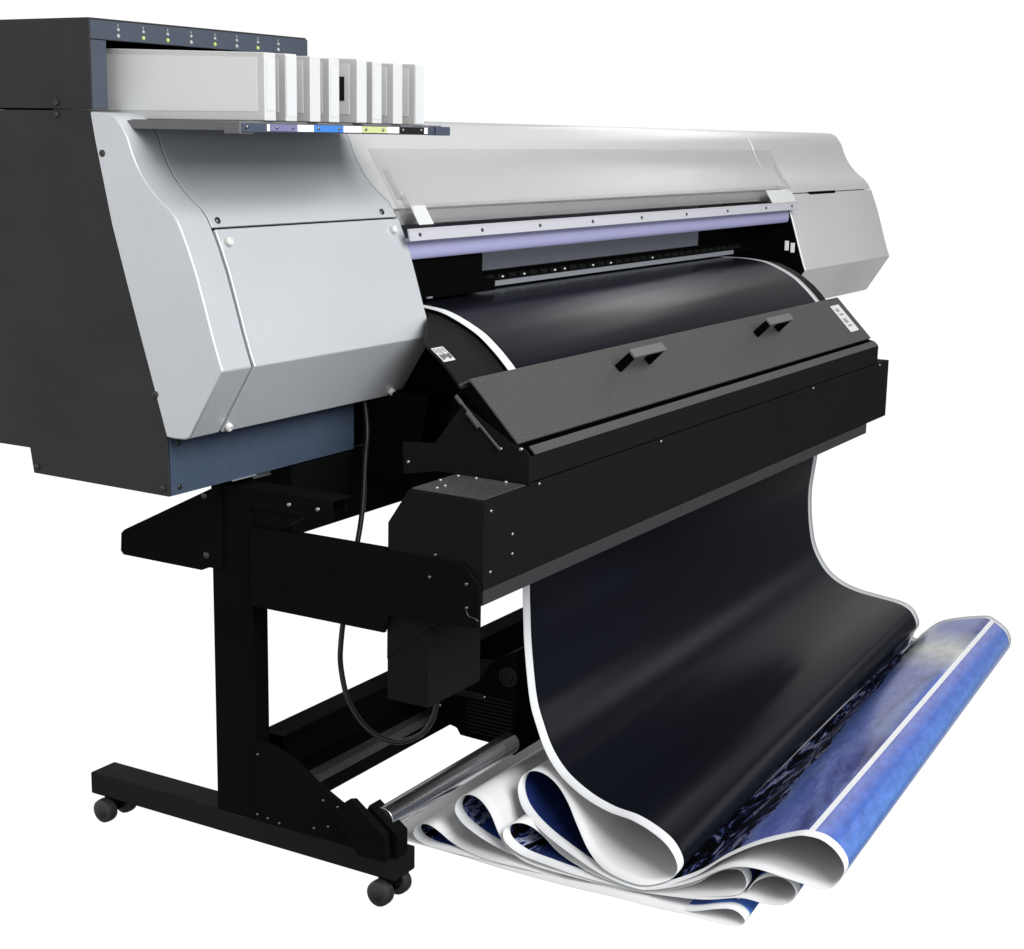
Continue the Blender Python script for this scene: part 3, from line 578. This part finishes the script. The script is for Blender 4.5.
# ------------------------------------------------------------------ light, backdrop, camera
w = bpy.data.worlds.new('World'); scene.world = w; w.use_nodes = True
nt = w.node_tree; bg = nt.nodes['Background']
tc = nt.nodes.new('ShaderNodeTexCoord'); sp = nt.nodes.new('ShaderNodeSeparateXYZ')
nt.links.new(tc.outputs['Generated'], sp.inputs[0])
rp = nt.nodes.new('ShaderNodeValToRGB'); cr = rp.color_ramp
mr = nt.nodes.new('ShaderNodeMapRange'); mr.inputs['From Min'].default_value = -1; mr.inputs['From Max'].default_value = 1
nt.links.new(sp.outputs[2], mr.inputs['Value']); nt.links.new(mr.outputs[0], rp.inputs['Fac'])
def z2(e): return (math.sin(R(e))+1)/2
stops = [(z2(-55), .14), (z2(-32), 1.03), (z2(7.5), 1.03), (z2(17), .42), (z2(90), .48)]
while len(cr.elements) > 1: cr.elements.remove(cr.elements[-1])
for i, (p, c) in enumerate(stops):
    e = cr.elements[0] if i == 0 else cr.elements.new(p)
    e.position = p; e.color = (c, c, c, 1)
# world dimmed on the front right so the black sheet and beam reflect dark
at = nt.nodes.new('ShaderNodeMath'); at.operation = 'ARCTAN2'
nt.links.new(sp.outputs[1], at.inputs[0]); nt.links.new(sp.outputs[0], at.inputs[1])
r2 = nt.nodes.new('ShaderNodeValToRGB'); c2 = r2.color_ramp
m2 = nt.nodes.new('ShaderNodeMapRange'); m2.inputs['From Min'].default_value = -math.pi; m2.inputs['From Max'].default_value = math.pi
nt.links.new(at.outputs[0], m2.inputs['Value']); nt.links.new(m2.outputs[0], r2.inputs['Fac'])
def a2(d): return (d+180)/360
while len(c2.elements) > 1: c2.elements.remove(c2.elements[-1])
for i, (d, c) in enumerate([(-180, 1.5), (-140, 1.15), (-90, .62), (-66, .50), (-48, .06), (-14, .04), (-2, 1), (75, 1), (120, 1.5), (180, 1.5)]):
    e = c2.elements[0] if i == 0 else c2.elements.new(a2(d))
    e.position = a2(d); e.color = (c*.86, c*.94, c*1.08, 1) if d in (-90, -66) else (c, c, c, 1)
mm = nt.nodes.new('ShaderNodeMixRGB'); mm.blend_type = 'MULTIPLY'; mm.inputs[0].default_value = 1
# below the horizon all but the backdrop side is dimmed to shade undersides
r3 = nt.nodes.new('ShaderNodeValToRGB'); c3 = r3.color_ramp
nt.links.new(mr.outputs[0], r3.inputs['Fac'])
r4 = nt.nodes.new('ShaderNodeValToRGB'); c4 = r4.color_ramp
nt.links.new(m2.outputs[0], r4.inputs['Fac'])
for cc, ss in ((c3, [(z2(-50), .10), (z2(-22), .30), (z2(-2), 1.0), (z2(7.5), 1.03), (z2(17), .42), (z2(90), .48)]),
               (c4, [(a2(-12), 0), (a2(-3), 1), (a2(70), 1), (a2(95), 0)])):
    while len(cc.elements) > 1: cc.elements.remove(cc.elements[-1])
    for i, (p, c) in enumerate(ss):
        e = cc.elements[0] if i == 0 else cc.elements.new(p)
        e.position = p; e.color = (c, c, c, 1)
mb_ = nt.nodes.new('ShaderNodeMixRGB')
nt.links.new(r4.outputs['Color'], mb_.inputs[0]); nt.links.new(r3.outputs['Color'], mb_.inputs[1]); nt.links.new(rp.outputs['Color'], mb_.inputs[2])
nt.links.new(mb_.outputs[0], mm.inputs[1]); nt.links.new(r2.outputs['Color'], mm.inputs[2])
nt.links.new(mm.outputs[0], bg.inputs['Color']); bg.inputs['Strength'].default_value = 1.0

def area(name, loc, target, sx, sy, power, col=(1, 1, 1)):
    l = bpy.data.lights.new(name, 'AREA'); l.shape = 'RECTANGLE'; l.size = sx; l.size_y = sy; l.energy = power; l.color = col
    o = bpy.data.objects.new(name, l); COL.objects.link(o); o.location = loc
    d = Vector(target) - Vector(loc); o.rotation_euler = d.to_track_quat('-Z', 'Y').to_euler()
    return o
area('overhead_softbox', (-0.1, -3.35, 3.1), (.9, -.2, .9), 3.4, 2.4, 255)
area('overhead_strip', (3.75, .35, 2.12), (1.4, -.2, .9), 1.3, .26, 4.0)
area('fold_sheen_strip', (6.8, -3.3, 2.0), (1.4, -.66, .1), 2.4, .9, 9)  # unseen lamp added for the sheen on the paper fold

cam = bpy.data.cameras.new('camera'); co = bpy.data.objects.new('camera', cam); COL.objects.link(co)
cam.sensor_width = 36; cam.lens = 1619.5069/1024*36; cam.clip_end = 200; cam.clip_start = .05
Rm = Matrix(((0.50905619, -0.8605641, 0.01706565), (0.16790785, 0.11873076, 0.97862657), (-0.84419711, -0.49531045, 0.2049361))).transposed()
co.matrix_world = Matrix.Translation((-1.88, -1.73, 1.262)) @ Rm.to_4x4()
scene.camera = co
scene.view_settings.view_transform = 'Standard'; scene.view_settings.look = 'None'
scene.view_settings.exposure = 0; scene.view_settings.gamma = 1
scene.cycles.max_bounces = 8
